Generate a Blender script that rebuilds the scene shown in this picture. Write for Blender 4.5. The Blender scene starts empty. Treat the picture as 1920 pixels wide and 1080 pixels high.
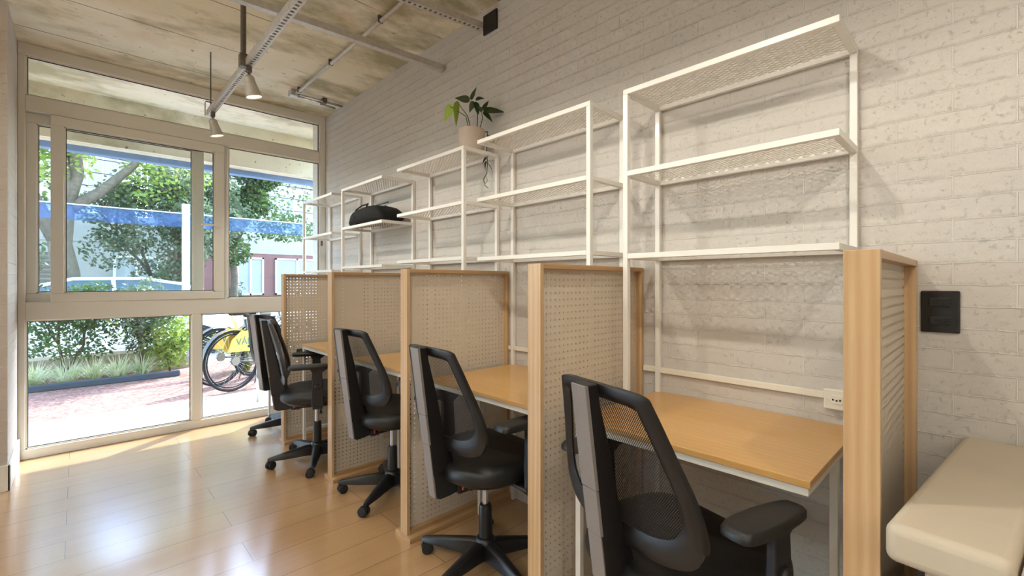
import bpy, math, random
from math import sin, cos, pi, radians
from mathutils import Vector, Matrix

# ------------------------------------------------------------------ camera, light, exposure
SC = bpy.context.scene
COL = SC.collection
TH = 0.7622                      # camera heading, clockwise from +Y (towards the brick wall)
cam_d = bpy.data.cameras.new('camera'); cam = bpy.data.objects.new('camera', cam_d); COL.objects.link(cam)
cam.location = (0, 0, 1.2)
cam.rotation_euler = (pi/2, 0, -TH)
cam_d.sensor_width = 36; cam_d.sensor_fit = 'HORIZONTAL'
cam_d.lens = 853.5/1920*36
cam_d.shift_y = -10/1920.0
cam_d.clip_start = 0.02; cam_d.clip_end = 300
SC.camera = cam

w = bpy.data.worlds.new('world'); SC.world = w; w.use_nodes = True
nt = w.node_tree; nt.nodes.clear()
sky = nt.nodes.new('ShaderNodeTexSky'); sky.sky_type = 'NISHITA'
sky.sun_elevation = radians(49); sky.sun_rotation = radians(53); sky.sun_disc = False
bg = nt.nodes.new('ShaderNodeBackground'); bg.inputs[1].default_value = 1.9
out = nt.nodes.new('ShaderNodeOutputWorld')
nt.links.new(sky.outputs[0], bg.inputs[0]); nt.links.new(bg.outputs[0], out.inputs[0])

sun_d = bpy.data.lights.new('sun', 'SUN'); sun_d.energy = 12.0; sun_d.angle = radians(0.6); sun_d.color = (.88, .94, 1)
sun = bpy.data.objects.new('sun', sun_d); COL.objects.link(sun)
sun.rotation_euler = Vector((-1.35, -1.0, -1.70)).to_track_quat('-Z', 'Y').to_euler()
sun.location = (6, 10, 9)

SC.view_settings.view_transform = 'Standard'; SC.view_settings.look = 'None'
SC.view_settings.gamma = 1; SC.view_settings.use_curve_mapping = False
SC.view_settings.exposure = 0.22
SC.cycles.use_denoising = True
SC.cycles.max_bounces = 10; SC.cycles.diffuse_bounces = 5; SC.cycles.transparent_max_bounces = 24
SC.cycles.sample_clamp_indirect = 6
SPOT_W = 4.5; LINEAR_W = 19; UP_W = 34
R = random.Random(7)

# ------------------------------------------------------------------ helpers
def lin(c):
    return tuple((x/12.92 if x <= .04045 else ((x+.055)/1.055)**2.4) for x in (v/255 for v in c)) + (1,)

class NT:
    def __init__(s, name):
        s.m = bpy.data.materials.new(name); s.m.use_nodes = True
        s.t = s.m.node_tree; s.t.nodes.clear()
        s.out = s.t.nodes.new('ShaderNodeOutputMaterial')
    def n(s, typ, **kw):
        o = s.t.nodes.new(typ)
        for k, v in kw.items():
            if k.startswith('i_'):
                o.inputs[k[2:].replace('_', ' ')].default_value = v
            else:
                setattr(o, k, v)
        return o
    def l(s, a, b): s.t.links.new(a, b)
    def math(s, op, a, b=None, c=None):
        o = s.n('ShaderNodeMath', operation=op)
        for i, v in enumerate((a, b, c)):
            if v is None: continue
            if isinstance(v, (int, float)): o.inputs[i].default_value = v
            else: s.l(v, o.inputs[i])
        return o.outputs[0]
    def mix(s, f, a, b, mode='MIX'):
        o = s.n('ShaderNodeMix', data_type='RGBA', blend_type=mode)
        for k, v in ((0, f), (6, a), (7, b)):
            if isinstance(v, (int, float, tuple)): o.inputs[k].default_value = v
            else: s.l(v, o.inputs[k])
        return o.outputs[2]
    def coord(s): return s.n('ShaderNodeTexCoord').outputs['Object']
    def world(s): return s.n('ShaderNodeNewGeometry').outputs['Position']
    def map(s, v, scale=(1, 1, 1), loc=(0, 0, 0), rot=(0, 0, 0)):
        o = s.n('ShaderNodeMapping'); s.l(v, o.inputs[0])
        o.inputs['Scale'].default_value = scale; o.inputs['Location'].default_value = loc; o.inputs['Rotation'].default_value = rot
        return o.outputs[0]
    def noise(s, v, scale=5, detail=4, rough=.5):
        o = s.n('ShaderNodeTexNoise'); s.l(v, o.inputs['Vector'])
        o.inputs['Scale'].default_value = scale; o.inputs['Detail'].default_value = detail; o.inputs['Roughness'].default_value = rough
        return o.outputs[0]
    def ramp(s, f, stops):
        o = s.n('ShaderNodeValToRGB'); s.l(f, o.inputs[0])
        e = o.color_ramp.elements
        while len(e) < len(stops): e.new(.5)
        for k, (p, c) in enumerate(stops):
            e[k].position = p; e[k].color = c if len(c) == 4 else c+(1,)
        return o.outputs[0]
    def bsdf(s, col, rough=.5, metal=0, bump=None, bstr=.3, bdist=.01, coat=0, coatr=.1, spec=.5, cior=1.5):
        b = s.n('ShaderNodeBsdfPrincipled')
        for k, v in (('Base Color', col), ('Roughness', rough), ('Metallic', metal)):
            if isinstance(v, (int, float, tuple)): b.inputs[k].default_value = v
            else: s.l(v, b.inputs[k])
        b.inputs['Coat Weight'].default_value = coat; b.inputs['Coat Roughness'].default_value = coatr
        b.inputs['Specular IOR Level'].default_value = spec; b.inputs['Coat IOR'].default_value = cior
        if bump is not None:
            bn = s.n('ShaderNodeBump'); bn.inputs['Strength'].default_value = bstr; bn.inputs['Distance'].default_value = bdist
            s.l(bump, bn.inputs['Height']); s.l(bn.outputs[0], b.inputs['Normal'])
        return b.outputs[0]
    def done(s, sh): s.l(sh, s.out.inputs[0]); return s.m

M = {}
def plain(name, rgb, rough=.5, metal=0, coat=0, nscale=0, namp=.12, bump=0, spec=.5):
    t = NT(name); c = lin(rgb); h = None
    if nscale:
        nz = t.noise(t.coord(), nscale, 5, .6)
        dark = tuple(x*(1-namp) for x in c[:3])+(1,); lite = tuple(min(1, x*(1+namp)) for x in c[:3])+(1,)
        col = t.ramp(nz, [(.3, dark), (.7, lite)])
        if bump: h = nz
    else: col = c
    M[name] = t.done(t.bsdf(col, rough, metal, coat=coat, bump=h, bstr=bump, bdist=.004, spec=spec)); return M[name]

def make_wood(name, a, b, axis, scale=1.0, rough=.42, coat=.15):
    t = NT(name); v = t.coord()
    sc = [22*scale]*3; sc[axis] = 1.3*scale
    n1 = t.noise(t.map(v, tuple(sc)), 1.6, 5, .55)
    sc2 = [150*scale]*3; sc2[axis] = 5*scale
    n2 = t.noise(t.map(v, tuple(sc2)), 2, 3, .6)
    wv = t.n('ShaderNodeTexWave', wave_type='BANDS'); wv.bands_direction = ('X', 'Y', 'Z')[(axis+2) % 3]
    sw = [9*scale]*3; sw[axis] = .8*scale
    t.l(t.map(v, tuple(sw)), wv.inputs['Vector']); wv.inputs['Scale'].default_value = 1.6
    wv.inputs['Distortion'].default_value = 7; wv.inputs['Detail'].default_value = 2; wv.inputs['Detail Scale'].default_value = .6
    c = t.mix(t.math('MULTIPLY', n1, .9), lin(a), lin(b))
    c = t.mix(t.math('MULTIPLY', wv.outputs[1], .5), c, lin(b))
    c = t.mix(t.math('MULTIPLY', n2, .25), c, tuple(x*.6 for x in lin(b)[:3])+(1,))
    M[name] = t.done(t.bsdf(c, rough, coat=coat, bump=n2, bstr=.06, bdist=.002))

make_wood('oak_upright', (218, 190, 150), (172, 132, 88), 2)
make_wood('oak_along_x', (206, 174, 132), (166, 126, 82), 0)
make_wood('oak_desk', (220, 178, 112), (202, 154, 90), 1, .8, .33, .3)
M['oak_edge'] = plain('oak_edge', (168, 122, 66), .5, nscale=60)
plain('white_steel', (229, 226, 219), .38, 0, .1)
plain('black_plastic', (23, 22, 23), .38, nscale=300, namp=.1, bump=.12)
plain('grey_plastic', (128, 122, 120), .3, nscale=200, namp=.08, bump=.1)  # base grey lightened to carry window sheen on the chair spine covers
plain('black_fabric', (21, 20, 20), .78, nscale=400, namp=.25, bump=.25, spec=.3)
plain('soft_vinyl', (17, 17, 17), .45, nscale=160, namp=.2, bump=.15)
plain('dark_rubber', (26, 25, 25), .7)
plain('chrome', (200, 200, 200), .22, 1)
plain('galvanised', (196, 193, 187), .42, .3, nscale=40, namp=.12)
plain('dark_zinc', (112, 106, 98), .45, .6, nscale=60)
plain('black_glossy', (10, 10, 11), .16, coat=.4)
plain('white_plastic', (228, 222, 208), .35)
plain('frame_white', (226, 223, 214), .42)
plain('gasket', (22, 22, 24), .6)
plain('plaster', (224, 224, 222), .85, nscale=8, namp=.04, bump=.2)
plain('upholstery', (190, 178, 158), .85, nscale=3, namp=.06, bump=.1)
plain('terracotta', (192, 176, 162), .6, nscale=20, namp=.06)
plain('soil', (50, 36, 26), .95, nscale=60, namp=.4, bump=.5)
plain('leaf_dark', (44, 68, 30), .4, coat=.2, nscale=14, namp=.3)
plain('leaf_lime', (156, 186, 66), .5, nscale=10, namp=.15)
plain('stem', (70, 72, 40), .6)
plain('bark', (98, 88, 74), .9, nscale=18, namp=.35, bump=.8)
plain('asphalt', (104, 104, 104), .9, nscale=30, namp=.15)
plain('car_white', (232, 234, 236), .25, coat=.6)
plain('car_glass', (62, 84, 96), .08, coat=.5)
plain('tyre', (30, 30, 32), .85)
plain('tail_light', (190, 60, 70), .2, coat=.5)
plain('blue_paint', (118, 146, 190), .5, nscale=8, namp=.1)
plain('bed_edging', (70, 84, 96), .8)
plain('garden_wall', (164, 154, 132), .9, nscale=12, namp=.08)
plain('building_cream', (172, 168, 162), .9, nscale=4, namp=.05)
plain('building_rose', (134, 96, 90), .9, nscale=4, namp=.08)
plain('building_shade', (168, 172, 174), .8)
plain('orange_paint', (226, 150, 84), .8)
plain('yellow_panel', (206, 172, 66), .45)
plain('teal_ink', (60, 110, 100), .5)
plain('cable_black', (34, 34, 36), .7)
plain('pavers', (165, 164, 160), .85, nscale=3, namp=.04)

def translucent_leaf(name, a, b, sc=2.5):
    t = NT(name); nz = t.noise(t.world(), sc, 3, .6)
    c = t.ramp(nz, [(.35, lin(a)), (.65, lin(b))])
    s1 = t.bsdf(c, .5); tr = t.n('ShaderNodeBsdfTranslucent'); t.l(c, tr.inputs[0])
    mx = t.n('ShaderNodeMixShader'); mx.inputs[0].default_value = .4
    t.l(s1, mx.inputs[1]); t.l(tr.outputs[0], mx.inputs[2]); M[name] = t.done(mx.outputs[0])
translucent_leaf('foliage_green', (58, 84, 46), (100, 126, 70))
translucent_leaf('foliage_lime', (112, 138, 58), (158, 174, 88))
translucent_leaf('foliage_grey', (70, 90, 62), (120, 132, 100))
translucent_leaf('foliage_pale', (212, 222, 178), (240, 243, 214), 9)

# painted brick wall ; courses 60.5 mm, bricks 240 mm
def brick_mat(name, base, mort, plane='YZ'):
    t = NT(name); g = t.world(); sp = t.n('ShaderNodeSeparateXYZ'); t.l(g, sp.inputs[0])
    u = t.math('ADD', sp.outputs[1] if plane == 'YZ' else t.math('ADD', sp.outputs[0], sp.outputs[1]), -.189); v = t.math('ADD', sp.outputs[2], -1.194)
    wob = t.noise(t.map(g, (1, 1, 1)), 14, 2, .5)
    v2 = t.math('ADD', v, t.math('MULTIPLY', t.math('SUBTRACT', wob, .5), .006))
    cb = t.n('ShaderNodeCombineXYZ'); t.l(u, cb.inputs[0]); t.l(v2, cb.inputs[1])
    br = t.n('ShaderNodeTexBrick'); t.l(cb.outputs[0], br.inputs['Vector'])
    br.inputs['Scale'].default_value = 1; br.inputs['Brick Width'].default_value = .24; br.inputs['Row Height'].default_value = .0605
    br.inputs['Mortar Size'].default_value = .0024; br.inputs['Mortar Smooth'].default_value = .6; br.inputs['Bias'].default_value = 0
    br.inputs['Color1'].default_value = (0, 0, 0, 1); br.inputs['Color2'].default_value = (1, 1, 1, 1)
    bc = lin(base)
    c1 = t.mix(t.math('MULTIPLY', br.outputs[0], .5), bc, tuple(x*.90 for x in bc[:3])+(1,))
    blot = t.noise(g, 7, 5, .65)
    c2 = t.mix(t.ramp(blot, [(.35, (0, 0, 0)), (.7, (.35, .35, .35))]), c1, tuple(x*.86 for x in bc[:3])+(1,))
    c3 = t.mix(t.math('MULTIPLY', br.outputs['Fac'], .5), c2, lin(mort))
    rag = t.noise(g, 34, 6, .72)
    # squeezed mortar beads along the lower edge of each course + pitted faces
    fr = t.math('FRACT', t.math('DIVIDE', v2, .0605))
    edge = t.math('SMOOTH_MIN', t.math('MULTIPLY', fr, 6), 1, .2)
    bead = t.math('MULTIPLY', t.math('SUBTRACT', 1, edge), t.ramp(rag, [(.45, (0, 0, 0)), (.6, (1, 1, 1))]))
    pit = t.ramp(t.noise(g, 60, 6, .75), [(.28, (0, 0, 0)), (.42, (1, 1, 1))])
    h = t.math('ADD', t.math('MULTIPLY', br.outputs['Fac'], .25), t.math('MULTIPLY', bead, .5))
    h = t.math('ADD', h, t.math('MULTIPLY', pit, .25)); h = t.math('ADD', h, t.math('MULTIPLY', rag, .5))
    M[name] = t.done(t.bsdf(c3, .62, bump=h, bstr=.8, bdist=.007, spec=.35))
brick_mat('painted_brick', (203, 198, 191), (226, 223, 217))
brick_mat('painted_brick_left', (196, 186, 176), (222, 214, 204), 'XZ')

def floor_mat():
    t = NT('laminate'); g = t.world(); sp = t.n('ShaderNodeSeparateXYZ'); t.l(g, sp.inputs[0])
    cb = t.n('ShaderNodeCombineXYZ'); t.l(t.math('ADD', sp.outputs[0], -.55), cb.inputs[0]); t.l(t.math('ADD', sp.outputs[1], -2.77), cb.inputs[1])
    br = t.n('ShaderNodeTexBrick'); t.l(cb.outputs[0], br.inputs['Vector'])
    br.inputs['Scale'].default_value = 1; br.inputs['Brick Width'].default_value = 1.18; br.inputs['Row Height'].default_value = .1935
    br.inputs['Mortar Size'].default_value = .0014; br.inputs['Mortar Smooth'].default_value = .1
    br.inputs['Color1'].default_value = (0, 0, 0, 1); br.inputs['Color2'].default_value = (1, 1, 1, 1)
    off = t.n('ShaderNodeCombineXYZ'); t.l(t.math('MULTIPLY', br.outputs[0], 9), off.inputs[0]); t.l(t.math('MULTIPLY', br.outputs[0], 5), off.inputs[1])
    va = t.n('ShaderNodeVectorMath', operation='ADD'); t.l(g, va.inputs[0]); t.l(off.outputs[0], va.inputs[1])
    n1 = t.noise(t.map(va.outputs[0], (1.2, 16, 1)), 1.6, 5, .6)
    n2 = t.noise(t.map(va.outputs[0], (5, 160, 1)), 1.4, 3, .6)
    c = t.mix(n1, lin((190, 152, 108)), lin((164, 126, 84)))
    c = t.mix(t.math('MULTIPLY', n2, .28), c, lin((150, 112, 70)))
    c = t.mix(t.math('MULTIPLY', br.outputs[0], .12), c, lin((210, 174, 128)))
    c = t.mix(t.math('MULTIPLY', br.outputs['Fac'], .85), c, lin((70, 48, 26)))
    h = t.math('SUBTRACT', t.math('MULTIPLY', n2, .04), br.outputs['Fac'])
    M['laminate'] = t.done(t.bsdf(c, .3, bump=h, bstr=.25, bdist=.002, coat=1.0, coatr=.17, cior=1.95))
floor_mat()

def ceiling_mat():
    t = NT('raw_concrete'); g = t.world()
    n1 = t.noise(t.map(g, (1, 1.5, 1)), .9, 6, .62)
    n2 = t.noise(t.map(g, (.8, 1.5, 1), (3, 7, 0)), 1.5, 6, .62)
    n3 = t.noise(g, 22, 6, .7)
    c = t.mix(t.ramp(n1, [(.38, (0, 0, 0)), (.62, (1, 1, 1))]), lin((232, 226, 208)), lin((218, 208, 180)))
    c = t.mix(t.ramp(n2, [(.48, (0, 0, 0)), (.62, (.85, .85, .85))]), c, lin((150, 142, 106)))
    c = t.mix(t.ramp(t.noise(t.map(g, (1, 1, 1), (9, 2, 0)), 2.6, 5, .65), [(.55, (0, 0, 0)), (.72, (.3, .3, .3))]), c, lin((206, 168, 128)))
    c = t.mix(t.ramp(t.noise(g, 30, 3, .5), [(.27, (.8, .8, .8)), (.31, (0, 0, 0))]), c, lin((118, 100, 76)))
    sp = t.n('ShaderNodeSeparateXYZ'); t.l(g, sp.inputs[0])
    fy = t.math('FRACT', t.math('DIVIDE', t.math('ADD', sp.outputs[1], t.math('MULTIPLY', n3, .012)), .57))
    seam = t.math('LESS_THAN', t.math('ABSOLUTE', t.math('SUBTRACT', fy, .43)), .008)
    brk = t.ramp(t.noise(t.map(g, (1, .2, 1)), 1.7, 2, .5), [(.42, (0, 0, 0)), (.5, (1, 1, 1))])
    sm = t.math('MULTIPLY', seam, brk)
    c = t.mix(t.math('MULTIPLY', sm, .75), c, lin((92, 82, 66)))
    h = t.math('SUBTRACT', t.math('MULTIPLY', n3, .5), sm)
    M['raw_concrete'] = t.done(t.bsdf(c, .85, bump=h, bstr=.5, bdist=.006))
ceiling_mat()

def glass_mat():
    t = NT('clear_glass')
    lw = t.n('ShaderNodeLayerWeight'); lw.inputs[0].default_value = .5
    fac = t.math('ADD', .03, t.math('MULTIPLY', .9, t.math('POWER', lw.outputs['Facing'], 5)))
    a = t.n('ShaderNodeBsdfTransparent'); a.inputs[0].default_value = (.96, .98, .97, 1)
    g = t.n('ShaderNodeBsdfGlossy'); g.inputs['Roughness'].default_value = .01
    mx = t.n('ShaderNodeMixShader'); t.l(fac, mx.inputs[0]); t.l(a.outputs[0], mx.inputs[1]); t.l(g.outputs[0], mx.inputs[2])
    M['clear_glass'] = t.done(mx.outputs[0])
glass_mat()
def film_mat():
    t = NT('blue_film'); a = t.n('ShaderNodeBsdfTransparent'); a.inputs[0].default_value = (.72, .82, .95, 1)
    d = t.bsdf(lin((120, 150, 200)), .4)
    nz = t.noise(t.world(), 5, 5, .7)
    mx = t.n('ShaderNodeMixShader'); t.l(t.ramp(nz, [(.3, (.05, .05, .05)), (.7, (.28, .28, .28))]), mx.inputs[0])
    t.l(a.outputs[0], mx.inputs[1]); t.l(d, mx.inputs[2]); M['blue_film'] = t.done(mx.outputs[0])
film_mat()

def holes_mat(name, rgb, kind, pitch=.0235, rad=.0024, ax=(0, 2)):
    t = NT(name); sp = t.n('ShaderNodeSeparateXYZ'); t.l(t.coord(), sp.inputs[0])
    a, b = sp.outputs[ax[0]], sp.outputs[ax[1]]
    if kind == 'peg':
        def cell(x): return t.math('MULTIPLY', t.math('SUBTRACT', t.math('FRACT', t.math('DIVIDE', x, pitch)), .5), pitch)
        u, v = cell(a), cell(b)
        d = t.math('SQRT', t.math('ADD', t.math('MULTIPLY', u, u), t.math('MULTIPLY', v, v)))
        open_ = t.math('LESS_THAN', d, rad)
    else:   # diamond net: two families of strands
        px, py, wd = pitch
        p = t.math('DIVIDE', a, px); q = t.math('DIVIDE', b, py)
        f1 = t.math('ABSOLUTE', t.math('SUBTRACT', t.math('FRACT', t.math('ADD', p, q)), .5))
        f2 = t.math('ABSOLUTE', t.math('SUBTRACT', t.math('FRACT', t.math('SUBTRACT', p, q)), .5))
        open_ = t.math('LESS_THAN', t.math('MAXIMUM', f1, f2), .5-wd)
    sh = t.bsdf(lin(rgb), .5)
    tr = t.n('ShaderNodeBsdfTransparent'); mx = t.n('ShaderNodeMixShader')
    t.l(open_, mx.inputs[0]); t.l(sh, mx.inputs[1]); t.l(tr.outputs[0], mx.inputs[2])
    M[name] = t.done(mx.outputs[0])
holes_mat('pegboard', (206, 194, 176), 'peg', rad=.0039)
holes_mat('expanded_mesh', (222, 214, 202), 'net', (.019, .034, .13), ax=(0, 1))
holes_mat('net_fabric', (26, 24, 24), 'net', (.0055, .0075, .2), ax=(1, 2))

def perf_mat():
    t = NT('perforated_zinc'); M['perforated_zinc'] = M['galvanised']
def emit(name, rgb, s):
    t = NT(name); e = t.n('ShaderNodeEmission'); e.inputs[0].default_value = lin(rgb); e.inputs[1].default_value = s; M[name] = t.done(e.outputs[0])
emit('lamp_glow', (255, 226, 180), 4); emit('led_diffuser', (255, 240, 220), 3)
def mulch():
    t = NT('mulch'); g = t.world(); n = t.noise(g, 26, 6, .75)
    c = t.ramp(n, [(.35, lin((104, 70, 60))), (.5, lin((146, 110, 98))), (.65, lin((178, 150, 136)))])
    M['mulch'] = t.done(t.bsdf(c, .95, bump=n, bstr=.8, bdist=.03))
mulch()
def paving():
    t = NT('sidewalk_tiles'); g = t.world()
    br = t.n('ShaderNodeTexBrick'); t.l(g, br.inputs['Vector']); br.inputs['Scale'].default_value = 1
    br.inputs['Brick Width'].default_value = 1.0; br.inputs['Row Height'].default_value = .62; br.inputs['Mortar Size'].default_value = .004
    br.inputs['Color1'].default_value = lin((170, 169, 166)); br.inputs['Color2'].default_value = lin((162, 161, 158)); br.inputs['Mortar'].default_value = lin((140, 138, 132))
    M['sidewalk_tiles'] = t.done(t.bsdf(br.outputs[0], .85, bump=t.noise(g, 40, 4, .6), bstr=.2))
paving()

class MB:
    """collects shapes into one mesh; optional matrix applied to everything added"""
    def __init__(s): s.v = []; s.f = []; s.mi = []; s.X = Matrix(); s.cur = 0
    def add(s, vs, fs, X=None):
        o = len(s.v); T = s.X @ X if X is not None else s.X
        s.v += [tuple(T @ Vector(p)) for p in vs]; s.f += [tuple(i+o for i in f) for f in fs]; s.mi += [s.cur]*len(fs); return s
    def box(s, a, b, X=None):
        (x0, y0, z0), (x1, y1, z1) = a, b
        return s.add([(x0, y0, z0), (x1, y0, z0), (x1, y1, z0), (x0, y1, z0), (x0, y0, z1), (x1, y0, z1), (x1, y1, z1), (x0, y1, z1)],
                     [(0, 3, 2, 1), (4, 5, 6, 7), (0, 1, 5, 4), (1, 2, 6, 5), (2, 3, 7, 6), (3, 0, 4, 7)], X)
    def ring_loft(s, rings, cap=True, X=None, closed=True):
        n = len(rings[0]); vs = [p for r in rings for p in r]; fs = []
        for k in range(len(rings)-1):
            for i in range(n if closed else n-1):
                j = (i+1) % n
                fs.append((k*n+i, k*n+j, (k+1)*n+j, (k+1)*n+i))
        if cap: fs.append(tuple(range(n-1, -1, -1))); fs.append(tuple((len(rings)-1)*n+i for i in range(n)))
        return s.add(vs, fs, X)
    def tube(s, pts, r, n=10, cap=True, X=None):
        pts = [Vector(p) for p in pts]; rr = r if isinstance(r, (list, tuple)) else [r]*len(pts); rings = []
        d0 = (pts[1]-pts[0]).normalized(); up = Vector((0, 0, 1)) if abs(d0.z) < .9 else Vector((1, 0, 0))
        nrm = d0.cross(up).normalized()
        for i, p in enumerate(pts):
            d = (pts[min(i+1, len(pts)-1)]-pts[max(i-1, 0)]).normalized()
            nrm = (nrm-d*nrm.dot(d)).normalized(); b = d.cross(nrm)
            rings.append([tuple(p+(nrm*cos(2*pi*k/n)+b*sin(2*pi*k/n))*rr[i]) for k in range(n)])
        return s.ring_loft(rings, cap, X)
    def lathe(s, prof, n=20, X=None, cap=True):
        return s.ring_loft([[(r*cos(2*pi*k/n), r*sin(2*pi*k/n), z) for k in range(n)] for r, z in prof], cap, X)
    def prism(s, poly, d0, d1, plane='xz', X=None):
        f = {'xz': lambda a, b, c: (a, c, b), 'yz': lambda a, b, c: (c, a, b), 'xy': lambda a, b, c: (a, b, c)}[plane]
        return s.ring_loft([[f(a, b, d0) for a, b in poly], [f(a, b, d1) for a, b in poly]], True, X)
    def build(s, name, mat, parent=None, bevel=0, smooth=False, sub=0, seg=2):
        me = bpy.data.meshes.new(name); me.from_pydata(s.v, [], s.f)
        mats = mat if isinstance(mat, (list, tuple)) else [mat]
        for m in mats: me.materials.append(M[m])
        if len(mats) > 1:
            for p, i in zip(me.polygons, s.mi): p.material_index = i
        import bmesh
        bm = bmesh.new(); bm.from_mesh(me); bmesh.ops.recalc_face_normals(bm, faces=bm.faces); bm.to_mesh(me); bm.free()
        if smooth:
            for p in me.polygons: p.use_smooth = True
        o = bpy.data.objects.new(name, me); COL.objects.link(o)
        if parent is not None: o.parent = parent
        if bevel:
            b = o.modifiers.new('bevel', 'BEVEL'); b.width = bevel; b.segments = seg; b.limit_method = 'ANGLE'; b.angle_limit = radians(40)
            if smooth is None or smooth: pass
        if sub:
            m = o.modifiers.new('sub', 'SUBSURF'); m.levels = sub; m.render_levels = sub
        return o

def smooth_by_angle(o, ang=40):
    me = o.data
    for p in me.polygons: p.use_smooth = True
    try: me.set_sharp_from_angle(angle=radians(ang))
    except Exception: pass
    return o
def thing(name, label, cat, loc=(0, 0, 0), rz=0, group=None):
    o = bpy.data.objects.new(name, None); COL.objects.link(o); o.empty_display_size = .05
    o.location = loc; o.rotation_euler = (0, 0, rz)
    return tag(o, label, cat, group)
def tag(o, label, cat, group=None, kind=None):
    o['label'] = label; o['category'] = cat
    if group: o['group'] = group
    if kind: o['kind'] = kind
    return o
def struct(o, label=None):
    o['kind'] = 'structure'
    if label: o['label'] = label
    return o
def kids(o): return [c for c in bpy.data.objects if c.parent == o]
def copy_tree(o, parent=None):
    ch = kids(o); c = o.copy(); COL.objects.link(c); c.parent = parent
    if o.type == 'FONT': c.data = o.data.copy()
    for k in ch: copy_tree(k, c)
    return c
def rotz(a, loc=(0, 0, 0)): return Matrix.Translation(loc) @ Matrix.Rotation(a, 4, 'Z')

# ------------------------------------------------------------------ the room
XW, YW, ZC, XL = 1.764, 4.536, 2.826, -0.292
struct(MB().box((-5, -3.6, -.12), (XW, 4.5, 0)).box((XL, 4.5, -.12), (XW, YW+.05, 0)).build('floor', 'laminate'))
struct(MB().box((-5, -3.6, ZC), (XW+.2, 3.912, ZC+.2)).box((XL, 3.912, ZC), (XW+.2, YW+.05, ZC+.2)).build('ceiling', 'raw_concrete'))
struct(MB().box((XW, -3.6, -.12), (XW+.2, YW+.3, ZC)).build('wall_right', 'painted_brick'))
struct(MB().box((-1.0, 3.912, -.12), (XL, YW+.25, ZC)).box((-5.2, 3.912, -.12), (-4.7, 4.1, ZC)).box((-4.7, 3.912, -.12), (-1.0, 4.1, .08)).box((-4.7, 3.912, 2.6), (-1.0, 4.1, ZC)).build('wall_left', 'painted_brick_left'))  # pieces leave an opening for the added out-of-view window
struct(MB().box((-5.2, -3.6, -.12), (-5, 3.912, ZC)).build('wall_far_left', 'plaster'))
struct(MB().box((-5.2, -3.8, -.12), (XW+.2, -3.6, ZC)).build('wall_back', 'plaster'))
struct(MB().box((-5, 3.897, 0), (XL+.012, 3.912, .15)).box((XL, 3.897, 0), (XL+.012, YW-.04, .15)).build('baseboard_left', 'frame_white', bevel=.003))

# window wall --------------------------------------------------------------
win = bpy.data.objects.new('window_1', None); COL.objects.link(win); win.location = (0, YW, 0); struct(win)
def frame_box(mb, x0, x1, z0, z1, y0=-.03, y1=.05): mb.box((x0, y0, z0), (x1, y1, z1))
fr = MB()
L, Rr = XL, XW
frame_box(fr, L, Rr, 0, .065); frame_box(fr, L, Rr, 2.747, ZC)
frame_box(fr, L, L+.036, .065, 2.747); frame_box(fr, Rr-.052, Rr, .065, 2.747)
frame_box(fr, L+.036, Rr-.052, .943, 1.066); frame_box(fr, L+.036, Rr-.052, 2.372, 2.474)
frame_box(fr, .678, .742, .065, .943)
frame_box(fr, .905, .935, 1.066, 2.372, .0, .05)
fr.build('window_frame', 'frame_white', win, bevel=.004)
def bead(x0, x1, z0, z1, y=-.012, parent=win):
    b = MB(); g = MB(); t_ = .009
    for (a, c, d, e) in ((x0, x1, z0, z0+t_), (x0, x1, z1-t_, z1), (x0, x0+t_, z0, z1), (x1-t_, x1, z0, z1)):
        b.box((a, y-.006, d), (c, y+.012, e))
    i = t_; q = .004
    for (a, c, d, e) in ((x0+i, x1-i, z0+i, z0+i+q), (x0+i, x1-i, z1-i-q, z1-i), (x0+i, x0+i+q, z0+i, z1-i), (x1-i-q, x1-i, z0+i, z1-i)):
        g.box((a, y, d), (c, y+.012, e))
    b.build('glazing_bead', 'white_plastic', parent); g.build('gasket', 'gasket', parent)
    MB().box((x0+i, y+.003, z0+i), (x1-i, y+.007, z1-i)).build('pane', 'clear_glass', parent)
bead(L+.036, .678, .065, .943); bead(.742, Rr-.052, .065, .943); bead(L+.036, Rr-.052, 2.474, 2.747)
bead(.935, Rr-.052, 1.066, 2.372)
def sash(x0, x1, gx0, gx1, y0, y1, name):
    z0, z1, gz0, gz1 = 1.066, 2.368, 1.125, 2.302
    s = MB()
    for (a, c, d, e) in ((x0, x1, z0, gz0), (x0, x1, gz1, z1), (x0, gx0, gz0, gz1), (gx1, x1, gz0, gz1)):
        s.box((a, y0, d), (c, y1, e))
    o = s.build(name, 'frame_white', win, bevel=.003)
    bead(gx0, gx1, gz0, gz1, (y0+y1)/2-.003, o)
    return o
sash(L+.036, .768, -.205, .692, .012, .045, 'sash')
sf = sash(-.135, .905, -.068, .838, -.04, .002, 'sash')
MB().box((.845, -.058, 1.66), (.87, -.042, 1.70)).box((.74, -.068, 1.676), (.872, -.056, 1.688)).build('sash_latch', 'white_plastic', sf, bevel=.002)
# right hand floor-level socket visible on frame
MB().box((Rr-.047, -.036, 1.56), (Rr-.027, -.03, 1.63)).build('alarm_contact', 'dark_zinc', win, bevel=.002)

w2 = bpy.data.objects.new('window_2', None); COL.objects.link(w2); w2.location = (0, 4.0, 0); struct(w2)  # extra window out of view, added to let more daylight in
f2 = MB()
for (a, b, c, d) in ((-4.7, -1.0, .08, .14), (-4.7, -1.0, 2.54, 2.6), (-4.7, -4.64, .14, 2.54), (-1.06, -1.0, .14, 2.54), (-2.88, -2.82, .14, 2.54)): frame_box(f2, a, b, c, d, -.03, .04)
f2.build('window_frame', 'frame_white', w2, bevel=.003)
MB().box((-4.64, .0, .14), (-2.88, .004, 2.54)).box((-2.82, .0, .14), (-1.06, .004, 2.54)).build('pane', 'clear_glass', w2)
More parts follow.
